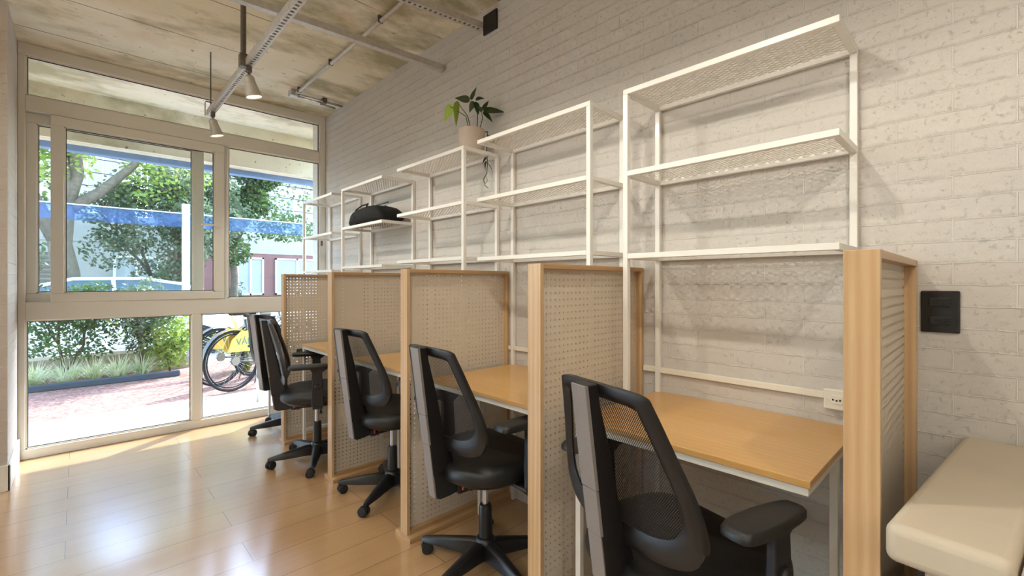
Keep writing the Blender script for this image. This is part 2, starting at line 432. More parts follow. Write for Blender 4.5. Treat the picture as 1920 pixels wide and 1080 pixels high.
# exterior soffit, beam, gutter ------------------------------------------------
struct(MB().box((-7, 4.101, 2.826), (-1.0, 5.5, 3.0)).box((-1.0, YW+.05, 2.826), (7, 5.5, 3.0)).build('porch_soffit', 'raw_concrete'))
struct(MB().box((-5, 5.316, 2.395), (7, 5.47, 2.826)).build('porch_beam', 'raw_concrete'))
struct(MB().box((-5, 5.47, 2.34), (7, 5.56, 2.62)).build('porch_fascia', 'blue_paint', bevel=.01))

# ------------------------------------------------------------------ cubicle partitions
HP = 1.0536*1.2; XP = 1.108
PY = [(.143, 'p1'), (1.0245, 'p2'), (1.868, 'p3'), (2.736, 'p4'), (3.618, 'p5')]
TP = .0585
part_labels = ['wood-framed pegboard partition nearest the sofa, its broad oak front post closest to the viewer',
  'pegboard partition between the nearest office chair and the second desk',
  'pegboard partition in the middle of the row, third from the window',
  'pegboard partition second from the window, behind the third nearest chair',
  'pegboard partition closest to the window, light showing through its holes']
def make_partition(y, label):
    t = thing('desk_partition', label, 'partition', (XP, y, 0), 0, 'pegboard partitions between the desks')
    D = XW-.004-XP; bt = .017
    MB().box((0, 0, .022), (bt, TP, HP)).build('front_post', 'oak_upright', t, bevel=.001)
    MB().box((D-bt, 0, .022), (D, TP, HP-bt)).build('back_post', 'oak_upright', t, bevel=.001)
    MB().box((bt, 0, HP-bt), (D, TP, HP)).build('top_rail', 'oak_along_x', t, bevel=.001)
    MB().box((bt, 0, .022), (D-bt, TP, .022+bt)).build('bottom_rail', 'oak_along_x', t, bevel=.001)
    MB().box((-.006, -.036, 0), (D, TP+.036, .022)).build('base_plank', 'oak_along_x', t, bevel=.001)
    MB().box((bt, TP/2-.002, .039), (D-bt, TP/2+.002, HP-bt)).build('pegboard', 'pegboard', t)
    return t
for (y, _), lb in zip(PY, part_labels): make_partition(y, lb)

# ------------------------------------------------------------------ desk + shelf racks
TB = .02
U = 1.2
racks = [ # near Y, far Y, (top, mid, low), closed side
 ('A', .2335, .8007, (1.6101, 1.3516, 1.0915), 'far', 'white steel desk rack nearest the viewer, beside the broad oak post, shelves empty'),
 ('B', .928, 1.5286, (1.6157, 1.3654, 1.1102), 'near', 'white steel desk rack second from the viewer, right of the potted plant'),
 ('C', 1.6239, 2.2113, (1.6157, 1.3703, 1.1188), 'near', 'white steel desk rack in the middle, carrying the potted plant on top'),
 ('D', 2.3801, 2.9301, (1.612, 1.3599, 1.1054), 'far', 'white steel desk rack with the black bag on its middle shelf'),
 ('E', 3.089, 3.6398, (1.6165, 1.348, 1.089), 'far', 'white steel desk rack closest to the window, shelves empty')]
XS, XD = 1.4998, 1.203
XB = XW-.003
RK = {}
for nm, a, b, zs, closed, lb in racks:
    y0, y1 = a*U, b*U; W = y1-y0
    t = thing('shelf_desk', lb, 'desk', (XD, y0, 0), 0, 'steel desks with shelves along the brick wall')
    RK[nm] = (y0, y1, [z*U for z in zs])
    xs, xb = XS-XD, XB-XD
    zt = .747
    MB().box((0, 0, zt-.017), (xb, W, zt)).build('desktop', ['oak_desk'], t, bevel=.0012)
    f = MB()
    f.box((.004, .004, zt-.037), (.024, W-.004, zt-.017)); f.box((xb-.02, .004, zt-.037), (xb, W-.004, zt-.017))
    f.box((.024, .004, zt-.037), (xb-.02, .024, zt-.017)); f.box((.024, W-.024, zt-.037), (xb-.02, W-.004, zt-.017))
    f.build('desk_frame', 'white_steel', t, bevel=.0015)
    cy, oy = ((W-.024, .004) if closed == 'far' else (.004, W-.024))
    lg = MB(); lg.box((.004, cy, 0), (.024, cy+TB, zt-.037)); lg.build('leg', 'white_steel', t, bevel=.0015)
    lg = MB(); lg.box((xs, oy, 0), (xs+.022, oy+TB, zt-.037)); lg.build('leg', 'white_steel', t, bevel=.0015)
    ztop = zs[0]*U
    for yy in (0, W-TB):
        MB().box((xb-TB, yy, 0), (xb, yy+TB, ztop-TB)).build('back_post', 'white_steel', t, bevel=.0015)
    st = MB(); st.box((xb-TB, TB, .10), (xb, W-TB, .12)); st.box((xs+.022, oy, .10), (xb-TB, oy+TB, .12)); st.box((.024, cy, .10), (xb-TB, cy+TB, .12))
    st.build('floor_rail', 'white_steel', t, bevel=.0015)
    pcy = (W-TB) if closed == 'far' else 0
    MB().box((xs, pcy, zt), (xs+TB, pcy+TB, ztop-TB)).build('front_post', 'white_steel', t, bevel=.0015)
    for zi, z in enumerate(zs):
        z = z*U; s = MB()
        e = 0 if zi == 0 else TB
        fa, fb = (0, W) if zi == 0 else ((0, W-TB) if closed == 'far' else (TB, W))
        s.box((xs, fa, z-TB), (xs+TB, fb, z)); s.box((xb-TB, e, z-TB), (xb, W-e, z))
        s.box((xs+TB, 0, z-TB), (xb-TB, TB, z)); s.box((xs+TB, W-TB, z-TB), (xb-TB, W, z))
        so = s.build('shelf', 'white_steel', t, bevel=.0015)
        so.modifiers['bevel'].segments = 1
        MB().add([(xs+.01, .01, z-.004), (xb-.01, .01, z-.004), (xb-.01, W-.01, z-.004), (xs+.01, W-.01, z-.004)], [(0, 1, 2, 3)]).build('mesh_panel', 'expanded_mesh', so)

# cable trunking and sockets
yb = [(.262, 1.02), (1.088, 1.862), (1.932, 2.73), (2.80, 3.61), (3.68, 4.5)]
tl = ['white cable duct on the brick wall above the nearest desk', 'white cable duct on the wall above the second desk from the viewer',
      'white cable duct on the wall above the middle desk', 'white cable duct on the wall above the desk second from the window', 'white cable duct on the wall above the desk beside the window']
for (a, b), lb in zip(yb, tl):
    if a < .3: a = .368
    tag(MB().box((XW-.016, a, .826), (XW-.0005, b, .848)).build('cable_duct', 'white_plastic', bevel=.002), lb, 'cable duct', 'wall cable ducts')
def socket(y, z):
    t = thing('wall_socket', 'white surface-mounted power socket beside the big oak post, end of the cable duct', 'socket', (XW, y, z))
    MB().box((-.028, -.055, -.032), (-.0005, .055, .032)).build('housing', 'white_plastic', t, bevel=.003)
    f = MB().prism([(-.024, 0), (-.012, -.014), (.012, -.014), (.024, 0), (.012, .014), (-.012, .014)], -.0305, -.0275, 'yz', Matrix.Translation((0, .02, 0)))
    fo = f.build('socket_face', 'white_plastic', t, bevel=.001)
    h = MB()
    for q in (-.0095, 0, .0095):
        h.lathe([(.0027, -.001), (.0027, .001)], 10, Matrix.Translation((-.031, .02+q, -.002 if q == 0 else 0)) @ Matrix.Rotation(pi/2, 4, 'Y'))
    h.build('pin_holes', 'black_plastic', fo)
socket(.312, .829)
# black wall plate right of the oak post
t = thing('wall_plate', 'black glossy double socket plate on the brick wall above the sofa', 'socket', (XW, .095, 1.118))
MB().box((-.009, -.041, -.059), (-.0005, .041, .059)).build('plate', 'black_glossy', t, bevel=.004)
for q in (.027, -.026):
    mo = MB().box((-.0115, -.022, q-.012), (-.0085, .022, q+.012)).build('socket_module', 'black_plastic', t, bevel=.002)
    h = MB()
    for k in (-.0095, 0, .0095): h.lathe([(.0024, -.001), (.0024, .001)], 10, Matrix.Translation((-.0117, k, q)) @ Matrix.Rotation(pi/2, 4, 'Y'))
    h.build('pin_holes', 'black_glossy', mo)
tag(MB().box((XW-.012, 1.966, 2.675), (XW-.0005, 2.086, 2.79)).build('cover_plate', 'black_plastic', bevel=.003), 'square black cover plate high on the brick wall just under the ceiling', 'cover plate')

# ------------------------------------------------------------------ office chair
def outline(w_top, w_mid, w_bot, z0, z1, r_scale=1.0):
    """closed outline (y, z) of the backrest: narrow top, widest low down, rounded bottom"""
    zt, zb = z1, z0
    ctrl = [(0, zt), (w_top*.6, zt-.002), (w_top*.93, zt-.010), (w_top*1.02, zt-.035), (w_top+(w_mid-w_top)*.42, zt-.13), (w_top+(w_mid-w_top)*.85, zt-.235),
            (w_mid, zb+.10), (w_mid*.965, zb+.06), (w_mid*.84, zb+.024), (w_bot, zb+.004), (w_bot*.5, zb), (0, zb)]
    pts = []
    n = len(ctrl)
    for i in range(n-1):
        p0 = ctrl[max(i-1, 0)]; p1 = ctrl[i]; p2 = ctrl[i+1]; p3 = ctrl[min(i+2, n-1)]
        for k in range(4):
            t_ = k/4
            pts.append(tuple(.5*((2*p1[j])+(-p0[j]+p2[j])*t_+(2*p0[j]-5*p1[j]+4*p2[j]-p3[j])*t_*t_+(-p0[j]+3*p1[j]-3*p2[j]+p3[j])*t_**3) for j in (0, 1)))
    pts.append(ctrl[-1])
    return pts + [(-y, z) for y, z in reversed(pts[1:-1])]
def back_x(y, z):   # surface of the backrest in chair coordinates: leans back at the top, wraps forward at the sides
    return -.205-.085*((z-.56)/.4)+.008*math.sin(max(0, min(1, (z-.56)/.4))*pi)+.6*y*y
def make_chair():
    t = thing('office_chair', '', 'chair')
    # five star base
    b = MB()
    for k in range(5):
        X = Matrix.Rotation(2*pi*k/5, 4, 'Z')
        rings = []
        for (r, hw, zt, zb) in ((.02, .03, .115, .045), (.07, .027, .112, .05), (.2, .021, .092, .052), (.285, .016, .078, .055), (.3, .010, .072, .058)):
            rings.append([(r, -hw, zb), (r, hw, zb), (r, hw*.85, zt-.008), (r, hw*.35, zt), (r, -hw*.35, zt), (r, -hw*.85, zt-.008)])
        b.ring_loft(rings, True, X)
    b.lathe([(.034, .045), (.044, .05), (.044, .11), (.036, .125), (.03, .127)], 20)
    smooth_by_angle(b.build('star_base', 'black_plastic', t), 50)
    for k in range(5):
        a = 2*pi*k/5; X = rotz(a, (.29*cos(a), .29*sin(a), 0)) @ Matrix.Rotation(.6+k*.9, 4, 'Z')
        c = MB()
        for s in (-1, 1): c.lathe([(.006, -.009), (.021, -.009), (.0255, -.004), (.0255, .006), (.019, .009), (.004, .009)], 18, X @ Matrix.Translation((-.012, s*.014, .0255)) @ Matrix.Rotation(-pi/2*s, 4, 'X'))
        c.lathe([(.007, .03), (.007, .062)], 10, X)
        c.ring_loft([[(x-.012, yy, z) for x, z in ((-.026, .022), (-.02, .045), (0, .054), (.02, .05), (.024, .034), (0, .034))] for yy in (-.006, .006)], True, X)
        smooth_by_angle(c.build('caster', 'dark_rubber', t), 40)
    c = MB(); c.lathe([(.0275, .12), (.0275, .25), (.024, .262), (.015, .264)], 20); smooth_by_angle(c.build('column_cover', 'black_plastic', t))
    c = MB(); c.lathe([(.0135, .26), (.0135, .385)], 16); smooth_by_angle(c.build('gas_column', 'chrome', t))
    c = MB(); c.box((-.13, -.07, .375), (.09, .07, .418)); c.box((-.16, -.035, .36), (-.1, .035, .40)); m = c.build('tilt_mechanism', 'black_plastic', t, bevel=.008)
    MB().tube([(.02, -.06, .395), (.02, -.2, .385), (.02, -.25, .382)], [.005, .005, .009], 8).build('lever', 'black_plastic', m, smooth=True)
    MB().lathe([(.008, -.02), (.008, .02)], 10, Matrix.Translation((-.14, -.03, .395))).build('adjuster', 'tail_light', m)
    # seat
    def seat_ring(z, k, dx=0):
        pts = []
        for i in range(40):
            a = 2*pi*i/40; ca, sa = cos(a), sin(a); e = 2/3.0
            x = .245*k*abs(ca)**e*(1 if ca > 0 else -1); y = .245*k*abs(sa)**e*(1 if sa > 0 else -1)
            y *= 1-.10*(-x/.245 if x < 0 else 0)
            zz = z-.028*max(0, (x-.13)/.12)**2 + .010*(abs(y)/.24)**2*(1 if z > .46 else 0)
            pts.append((x+.02+dx, y, zz))
        return pts
    s = MB(); s.ring_loft([seat_ring(.432, .95), seat_ring(.44, .99), seat_ring(.458, 1.0), seat_ring(.478, .985), seat_ring(.492, .93), seat_ring(.498, .8), seat_ring(.497, .5), seat_ring(.494, .15)])
    smooth_by_angle(s.build('seat', 'soft_vinyl', t), 60)
    s = MB(); s.ring_loft([seat_ring(.408, .72), seat_ring(.412, .82), seat_ring(.434, .955), seat_ring(.436, .9)]); smooth_by_angle(s.build('seat_shell', 'black_plastic', t), 60)
    # backrest frame loop
    O = outline(.158, .240, .14, .545, .956)
    n = len(O)
    def inner(i):
        y, z = O[i];         iy = y*(.80 if abs(y) > .12 else .82)
        iz = .545+.058 + (z-.545)*(.411-.058-.036)/.411
        return iy, iz
    rings = []
    for i in range(n):
        y, z = O[i]; iy, iz = inner(i); my, mz = (y+iy)/2, (z+iz)/2
        d = .011
        P = lambda yy, zz, dx: (back_x(yy, zz)+dx, yy, zz)
        rings.append([P(y, z, -d*.6), P(y, z, d*.8), P(my, mz, d*1.3), P(iy, iz, d*.3), P(iy, iz, -d*.3), P(my, mz, -d*1.3)])
    rings.append(rings[0])
    f = MB(); f.ring_loft(rings, False); smooth_by_angle(f.build('back_frame', 'black_plastic', t), 60)
    # net
    nm = MB(); inn = [inner(i) for i in range(n)]
    half = n//2
    top = inn[:half+1]; rows = []
    for i in range(half+1):
        y, z = inn[i]; y2 = inn[(n-i) % n][0]
        rows.append([(back_x(y2+(y-y2)*k/10, z), (y2+(y-y2)*k/10)*1.01, z) for k in range(11)])
    vs = [p for r in rows for p in r]; fs = [(i*11+k, i*11+k+1, (i+1)*11+k+1, (i+1)*11+k) for i in range(half) for k in range(10)]
    nm.add(vs, fs); nm.build('back_net', 'net_fabric', t, smooth=True)
    # spine
    sp = [(-.337, .957), (-.300, .957), (-.290, .90), (-.258, .78), (-.232, .66), (-.212, .565), (-.19, .50), (-.225, .47), (-.272, .46)]
    s = MB(); s.prism(sp, -.026, .026); so = s.build('back_support', 'black_plastic', t, bevel=.004)
    # lower bracket
    lb = [(-.268, .52), (-.19, .55), (-.165, .47), (-.11, .425), (-.07, .40), (-.08, .375), (-.13, .372), (-.19, .362), (-.235, .36), (-.258, .37), (-.262, .40)]
    MB().prism(lb, -.021, .021).build('support_bracket', 'black_plastic', t, bevel=.006)
    g = MB()
    def rear(z): return -.337+(.957-z)*(.073/.557)
    for (za, zb, ww, th) in ((.955, .70, .0275, .004), (.698, .585, .0262, .003), (.583, .462, .0248, .002)):
        g.ring_loft([[(rear(z)-th, -ww, z), (rear(z)-th, ww, z), (rear(z)+.006, ww, z), (rear(z)+.006, -ww, z)] for z in (za, zb)])
    g.ring_loft([[(rear(z)-.001, -.0215, z), (rear(z)-.001, .0215, z), (rear(z)+.006, .0215, z), (rear(z)+.006, -.0215, z)] for z in (.462, .372)])
    g.build('support_cover', 'grey_plastic', so, bevel=.001)
    # arms
    for s_ in (-1, 1):
        a = MB(); y = s_*.285
        rings = []
        for (z, x0, x1, w_) in ((.43, -.035, .035, .008), (.50, -.035, .035, .013), (.56, -.032, .03, .013), (.64, -.03, .025, .013), (.665, -.045, .06, .014), (.672, -.06, .09, .016)):
            rings.append([(x0, y-w_, z), (x1, y-w_, z), (x1, y+w_, z), (x0, y+w_, z)])
        a.ring_loft(rings)
        a.box((-.03, min(y, s_*.1), .412), (.03, max(y, s_*.1), .428))
        ao = a.build('armrest', 'black_plastic', t, bevel=.004)
        p = MB(); rr = []
        for (z, k) in ((.668, .9), (.672, 1.0), (.684, 1.0), (.692, .93), (.694, .8)):
            ring = []
            for i in range(28):
                q = 2*pi*i/28; cx_, sx_ = cos(q), sin(q); e = .42
                x = .12*math.copysign(abs(cx_)**e, cx_); yy = .042*math.copysign(abs(sx_)**e, sx_)
                yy *= 1.0-.28*max(0, x/.12)
                ring.append((-.045+x*(k+ .02), y+yy*k, z-.0*x))
            rr.append(ring)
        p.ring_loft(rr); smooth_by_angle(p.build('arm_pad', 'soft_vinyl', ao), 50)
        MB().lathe([(.012, -.004), (.019, 0), (.019, .006), (.014, .012)], 18, Matrix.Translation((.0, y+s_*.012, .555)) @ Matrix.Rotation(-s_*pi/2, 4, 'X')).build('arm_knob', 'black_plastic', ao)
    return t
chair = make_chair()
chairs = [(1.2005, .600, -14, 'black mesh-backed office chair closest to the viewer, at the nearest desk', 14),
          (1.252, 1.475, -2, 'black mesh-backed office chair second from the viewer, at the second desk', -20),
          (1.312, 2.372, 7, 'black mesh-backed office chair at the middle desk, between the two central partitions', 15),
          (1.176, 3.145, -20, 'black office chair turned sideways at the desk second from the window', 40),
          (1.27, 3.96, 20, 'black office chair farthest away, at the desk beside the window', -30)]
for i, (x, y, a, lb, _) in enumerate(chairs):
    c = chair if i == 0 else copy_tree(chair)
    c.location = (x, y, 0); c.rotation_euler = (0, 0, radians(a)); c['label'] = lb; c['group'] = 'black office chairs at the desks'
base_rot = {0: 0, 1: 8, 2: 2, 3: 40, 4: -20}
for c in [o for o in bpy.data.objects if o.name.startswith('office_chair')]:
    i = [k for k, q in enumerate(chairs) if abs(q[0]-c.location.x) < 1e-4 and abs(q[1]-c.location.y) < 1e-4][0]
    # heading of the star base, from the casters seen in the photo
    tgt = {0: 20, 1: 118, 2: 142, 3: 172, 4: 178}[i]
    dr = radians(tgt)-radians(chairs[i][2])
    for k in kids(c):
        if k.name.startswith('star_base') or k.name.startswith('caster'): k.rotation_euler = (0, 0, dr)

# ------------------------------------------------------------------ sofa end (right edge)
t = thing('sofa', 'beige upholstered sofa with padded top against the near partition, right edge of view', 'sofa', (1.003, -.03, 0), radians(-6))
def pad(x0, x1, y0, y1, z0, z1, nm, parent):
    return MB().box((x0, y0, z0), (x1, y1, z1)).build(nm, 'upholstery', parent, bevel=.016, seg=4)
for o in (pad(0, .75, .0015, .158, .715, .782, 'back_pad', t), pad(0, .75, -.85, -.0015, .69, .778, 'arm_pad', t)):
    smooth_by_angle(o, 60)
MB().box((.02, .01, .05), (.74, .11, .72)).box((.58, -.85, .05), (.74, .01, .70)).build('body', 'upholstery', t, bevel=.015)
MB().box((.02, -.83, .05), (.58, .01, .60)).build('seat_block', 'upholstery', t, bevel=.02)
for (a, b) in ((.06, -.78), (.68, -.78), (.06, .05), (.68, .05)): MB().box((a-.02, b-.02, 0), (a+.02, b+.02, .05)).build('foot', 'black_plastic', t)

# ------------------------------------------------------------------ things on the racks and desks
def zrack(n, k): return RK[n][2][k]
pt = thing('potted_plant', 'houseplant in a beige pot on top of the middle rack, one vine trailing down', 'plant', (1.625, 2.035, zrack('C', 0)+.0005))
p = MB(); p.lathe([(.05, 0), (.066, .004), (.074, .03), (.076, .128), (.068, .13), (.066, .112), (.02, .11)], 36); smooth_by_angle(p.build('pot', 'terracotta', pt), 40)
MB().lathe([(.066, .108), (.03, .114), (.004, .115)], 24).build('soil', 'soil', pt)
def leaf(mb, base, tip, wid, cup=.15, roll=0, n=7):
    base, tip = Vector(base), Vector(tip); d = tip-base; Ln = d.length; d.normalize()
    side = d.cross(Vector((0, 0, 1)));
    if side.length < .1: side = d.cross(Vector((1, 0, 0)))
    side.normalize(); side = Matrix.Rotation(roll, 3, d) @ side; up = side.cross(d)
    vs = []
    for i in range(n+1):
        f = i/n; w_ = wid*(math.sin(pi*min(1, f*.96+.04)**.62))*(1-f*.15) if i < n else 0.0
        c = base+d*Ln*f+up*(-cup*Ln*f*f)
        vs += [tuple(c-side*w_+up*w_*.25), tuple(c), tuple(c+side*w_+up*w_*.25)]
    fs = []
    for i in range(n):
        for k in (0, 1): fs.append((i*3+k, i*3+k+1, (i+1)*3+k+1, (i+1)*3+k))
    mb.add(vs, fs)
st = MB(); dk = MB(); lm = MB()
rt = Vector((cos(TH), -sin(TH), 0)); fw = Vector((sin(TH), cos(TH), 0))   # image right / away
def P(r_, z_, f_=0):
    k_ = 1.25 if z_ > .115 else 1
    return tuple(rt*r_*(1+.12*(k_ > 1))+fw*f_+Vector((0, 0, .115+(z_-.115)*k_ if k_ > 1 else z_)))
def stem(a, b, c): st.tube([a, b, c], [.0028, .0024, .0018], 6)
stem(P(-.01, .11), P(-.03, .19), P(-.11, .235)); stem(P(0, .11), P(-.02, .19), P(-.065, .245))
leaf(lm, P(-.065, .255), P(-.085, .14, .0), .042, .05, .3)
leaf(lm, P(-.11, .245), P(-.135, .17, .03), .03, .2, 1.2)
stem(P(.03, .11), P(.03, .2), P(.0, .26))
for (a, b, wd) in ((P(-.01, .265), P(-.085, .275), .018), (P(.0, .265), P(.02, .33), .014), (P(.005, .26), P(-.01, .21, .02), .016), (P(.02, .265), P(.065, .27, -.02), .016), (P(.015, .255), P(.04, .20), .018)): leaf(dk, a, b, wd*1.2, .15, 1.0)
stem(P(.04, .11), P(.055, .18), P(.05, .215))
for (a, b, wd) in ((P(.06, .215), P(.175, .215), .022), (P(.06, .22), P(.085, .265), .014), (P(.06, .21), P(.11, .165), .014), (P(.055, .215), P(.03, .235), .012)): leaf(dk, a, b, wd*1.2, .1, 1.1)
st.tube([P(.05, .115), P(.08, .12), P(.09, .08), P(.085, .02), P(.09, -.06), P(.085, -.12), P(.075, -.135)], [.004, .004, .0035, .003, .003, .0025, .002], 6)
st.tube([P(.085, .10), P(.12, .10, .02), P(.16, .095, .04), P(.17, .07, .05)], .0025, 6)
for (a, b, wd) in ((P(.085, -.03), P(.055, -.06), .016), (P(.085, -.05), P(.07, -.10), .02), (P(.09, -.06), P(.13, -.105), .014), (P(.12, .1, .02), P(.13, .06, .02), .012), (P(.16, .095, .04), P(.19, .08, .05), .012), (P(.08, .06), P(.05, .05, -.02), .012)): leaf(dk, a, b, wd, .2, .2)
st.tube([P(.085, -.12), P(.065, -.15), P(.08, -.175), P(.09, -.155), P(.08, -.13), P(.068, -.155), P(.075, -.185), P(.095, -.2)], .002, 6)
st.build('stems', 'stem', pt, smooth=True); dk.build('dark_leaves', 'leaf_dark', pt, smooth=True); lm.build('lime_leaves', 'leaf_lime', pt, smooth=True)

# bag on rack D middle shelf
y0, y1, zz = RK['D']
bg_ = thing('duffel_bag', 'black soft bag lying flat on the middle shelf of a white rack', 'bag', (1.61, 3.19, zz[1]+.001), radians(90))
rings = []
prof = [(-.33, .015, .03, .012), (-.31, .05, .055, .02), (-.24, .09, .085, .035), (-.14, .115, .12, .05), (0, .12, .138, .06), (.13, .12, .132, .06), (.22, .112, .115, .05), (.275, .10, .082, .035), (.30, .08, .045, .02)]
for k, (x, hw, h, _) in enumerate(prof):
    ring = []
    for i in range(24):
        a = 2*pi*i/24; ca, sa = cos(a), sin(a)
        jit = 1+.035*sin(5*a+k*1.7)+.02*sin(9*a-k)
        ring.append((-x, hw*math.copysign(abs(ca)**.7, ca)*jit, max(0, h/2+h/2*math.copysign(abs(sa)**.7, sa)*jit)))
    rings.append(ring)
b = MB(); b.ring_loft(rings); smooth_by_angle(b.build('bag_body', 'black_fabric', bg_, sub=1), 80)
b = MB()
for s_ in (-1, 1): b.tube([(-.08, s_*.115, .05), (-.09, s_*.10, .12), (-.05, s_*.07, .145), (.05, s_*.07, .143), (.09, s_*.10, .11), (.08, s_*.115, .05)], .006, 8)
b.build('bag_handle', 'black_plastic', bg_, smooth=True)
b = MB(); b.tube([(.29, .03, .03), (.325, .045, .045), (.34, .02, .02), (.33, -.03, .008), (.30, -.05, .02)], .006, 8); b.build('bag_strap', 'black_fabric', bg_, smooth=True)
b = MB(); b.box((-.22, -.004, .138), (.20, .004, .145), Matrix.Rotation(.02, 4, 'Y')); b.build('zip', 'black_plastic', bg_)

# dark phone on desk D
ph = thing('phone', 'small black phone lying on the desk second from the window', 'phone', (1.34, 3.0, .7475), radians(20))
MB().box((-.07, -.036, 0), (.07, .036, .01)).build('phone_body', 'black_plastic', ph, bevel=.004)
MB().box((-.066, -.033, .0098), (.066, .033, .0106)).build('screen', 'black_glossy', ph)

# ------------------------------------------------------------------ ceiling channels, conduits, lamps
ch = thing('perforated_channel', 'long perforated steel channel hung below the ceiling, carrying the spotlights', 'cable channel', (.68, 0, 0))
Y0, Y1, ZCH = -2.6, 3.83, 2.385
def perf_strip(y0, y1, x0, x1, z, pitch=.031, hl=.015, hw=.0085):
    """flat strip with real square-cut slots (holes are gaps in the mesh)"""
    mb = MB(); xc = (x0+x1)/2
    def q(a, b, c, d): mb.add([(a, c, z), (b, c, z), (b, d, z), (a, d, z)], [(0, 1, 2, 3)])
    q(x0, xc-hw, y0, y1); q(xc+hw, x1, y0, y1)
    y = y0
    while y < y1-pitch:
        q(xc-hw, xc+hw, y, y+pitch-hl); y += pitch
    q(xc-hw, xc+hw, y, y1)
    return mb
c = MB(); c.box((-.019, Y0, ZCH), (-.0175, Y1, ZCH+.038)); c.box((.0175, Y0, ZCH), (.019, Y1, ZCH+.038)); c.box((-.019, Y0, ZCH+.0375), (-.011, Y1, ZCH+.038)); c.box((.011, Y0, ZCH+.0375), (.019, Y1, ZCH+.038))
c.build('channel_sides', 'galvanised', ch)
perf_strip(Y0, Y1, -.0175, .0175, ZCH+.0008).build('perforated_face', 'galvanised', ch)
MB().tube([(0, 3.79, ZCH+.02), (0, 3.79, ZC)], .004, 8).tube([(-.028, 3.82, ZCH+.09), (-.028, 3.82, ZCH-.005)], .003, 6).box((-.03, 3.785, ZCH+.085), (.012, 3.80, ZCH+.09)).build('threaded_rod', 'dark_zinc', ch)
MB().tube([(-.025, 2.81, ZCH), (-.025, 2.81, ZC)], .0135, 14).box((-.044, 2.79, ZCH-.01), (-.006, 2.83, ZCH+.06)).build('hanger_pipe', 'dark_zinc', ch, smooth=False)
MB().tube([(0, .8, ZCH+.02), (0, .8, ZC)], .004, 8).tube([(0, -1.2, ZCH+.02), (0, -1.2, ZC)], .004, 8).build('threaded_rod', 'dark_zinc', ch)

def cross_channel(p0, p1, label, perf):
    p0, p1 = Vector(p0), Vector(p1); L_ = (p1-p0).length; a = math.atan2((p1-p0).y, (p1-p0).x)
    t = thing('cross_channel', label, 'cable channel', tuple(p0), a-pi/2)
    c = MB(); c.box((-.019, 0, 0), (-.0175, L_, .038)); c.box((.0175, 0, 0), (.019, L_, .038))
    c.build('channel_sides', 'galvanised', t)
    if perf: perf_strip(0, L_, -.0175, .0175, .0008).build('perforated_face', 'galvanised', t)
    else: MB().box((-.0175, 0, 0), (.0175, L_, .0015)).build('channel_face', 'galvanised', t)
    MB().tube([(0, 2.1, .03), (0, 2.1, ZC-p0.z-.001)], .004, 8).tube([(0, L_-.7, .03), (0, L_-.7, ZC-p0.z-.001)], .004, 8).build('threaded_rod', 'dark_zinc', t)
    return t
cross_channel((XW-.012, 2.50, 2.60), (-2.6, 2.80, 2.60), 'plain steel channel crossing under the ceiling and ending at the brick wall', False)
cross_channel((XW-.012, 2.10, 2.715), (-2.6, 2.72, 2.715), 'perforated steel channel at the top of view ending beside the black cover plate', True)

cd = thing('ceiling_conduit', 'round steel conduit pipe fixed along the concrete ceiling near the brick wall', 'pipe', (1.335, 4.06, ZC-.03))
MB().tube([(0, 0, .0), (.005, -1.86, .0)], .0125, 12).build('pipe', 'galvanised', cd, smooth=True)
for yy in (-.1, -.75, -1.5): MB().box((-.016, yy-.004, -.0135), (.016, yy+.004, .03)).build('pipe_clamp', 'dark_zinc', cd, bevel=.002)
MB().box((-.045, -.03, -.02), (.02, .04, .03)).build('junction_box', 'galvanised', cd, bevel=.004)
bp = thing('branch_conduit', 'pair of thin metal conduits running from the ceiling junction box to the brick wall', 'pipe', (1.36, 4.06, ZC-.03))
MB().tube([(0, -.015, 0), (.375, -.015, 0)], .0095, 10).build('pipe', 'chrome', bp, smooth=True)
MB().tube([(0, .03, 0), (.22, .03, 0), (.25, .05, -.003), (.34, .06, -.006)], .0095, 10).build('pipe', 'chrome', bp, smooth=True)
MB().box((.2, -.03, -.014), (.235, .05, .03)).build('pipe_clamp', 'dark_zinc', bp, bevel=.003)

# small wire tray near the top edge
wt = MB()
for k in range(13): wt.tube([(.50+k*.012, 2.16, 2.70), (.50+k*.012, 2.30, 2.70)], .0012, 4)
for k in range(12): wt.tube([(.49, 2.16+k*.012, 2.70), (.65, 2.16+k*.012, 2.70)], .0012, 4)
wt.tube([(.5, 2.16, 2.7), (.5, 2.16, ZC)], .002, 5); wt.tube([(.65, 2.3, 2.7), (.65, 2.3, ZC)], .002, 5)
tag(wt.build('wire_tray', 'galvanised'), 'small wire mesh tray under the ceiling at the top edge, between the channels', 'tray')

def make_spot():
    t = thing('track_spotlight', '', 'spotlight')
    MB().box((-.012, -.016, -.035), (.012, .016, 0)).tube([(0, 0, -.03), (0, 0, -.062)], .007, 8).build('bracket', 'dark_zinc', t, bevel=.002)
    X = Matrix.Translation((0, 0, -.06)) @ Matrix.Rotation(radians(-14), 4, 'Y')
    h = MB(); h.lathe([(.014, .012), (.026, 0), (.027, -.03), (.036, -.075), (.042, -.105), (.039, -.105), (.03, -.07)], 24, X, cap=False); smooth_by_angle(h.build('lamp_housing', 'galvanised', t), 40)
    MB().lathe([(.036, -.098), (.0365, -.10)], 24, X).build('lamp_lens', 'lamp_glow', t)
    return t
spot0 = make_spot()
spots = [(3.72, 'small spotlight at the window end of the perforated channel'), (2.80, 'spotlight under the hanger pipe on the perforated channel'),
         (1.5, 'spotlight on the channel above the third desk'), (.6, 'spotlight on the channel above the second desk'), (-.3, 'spotlight on the channel beside the viewer')]
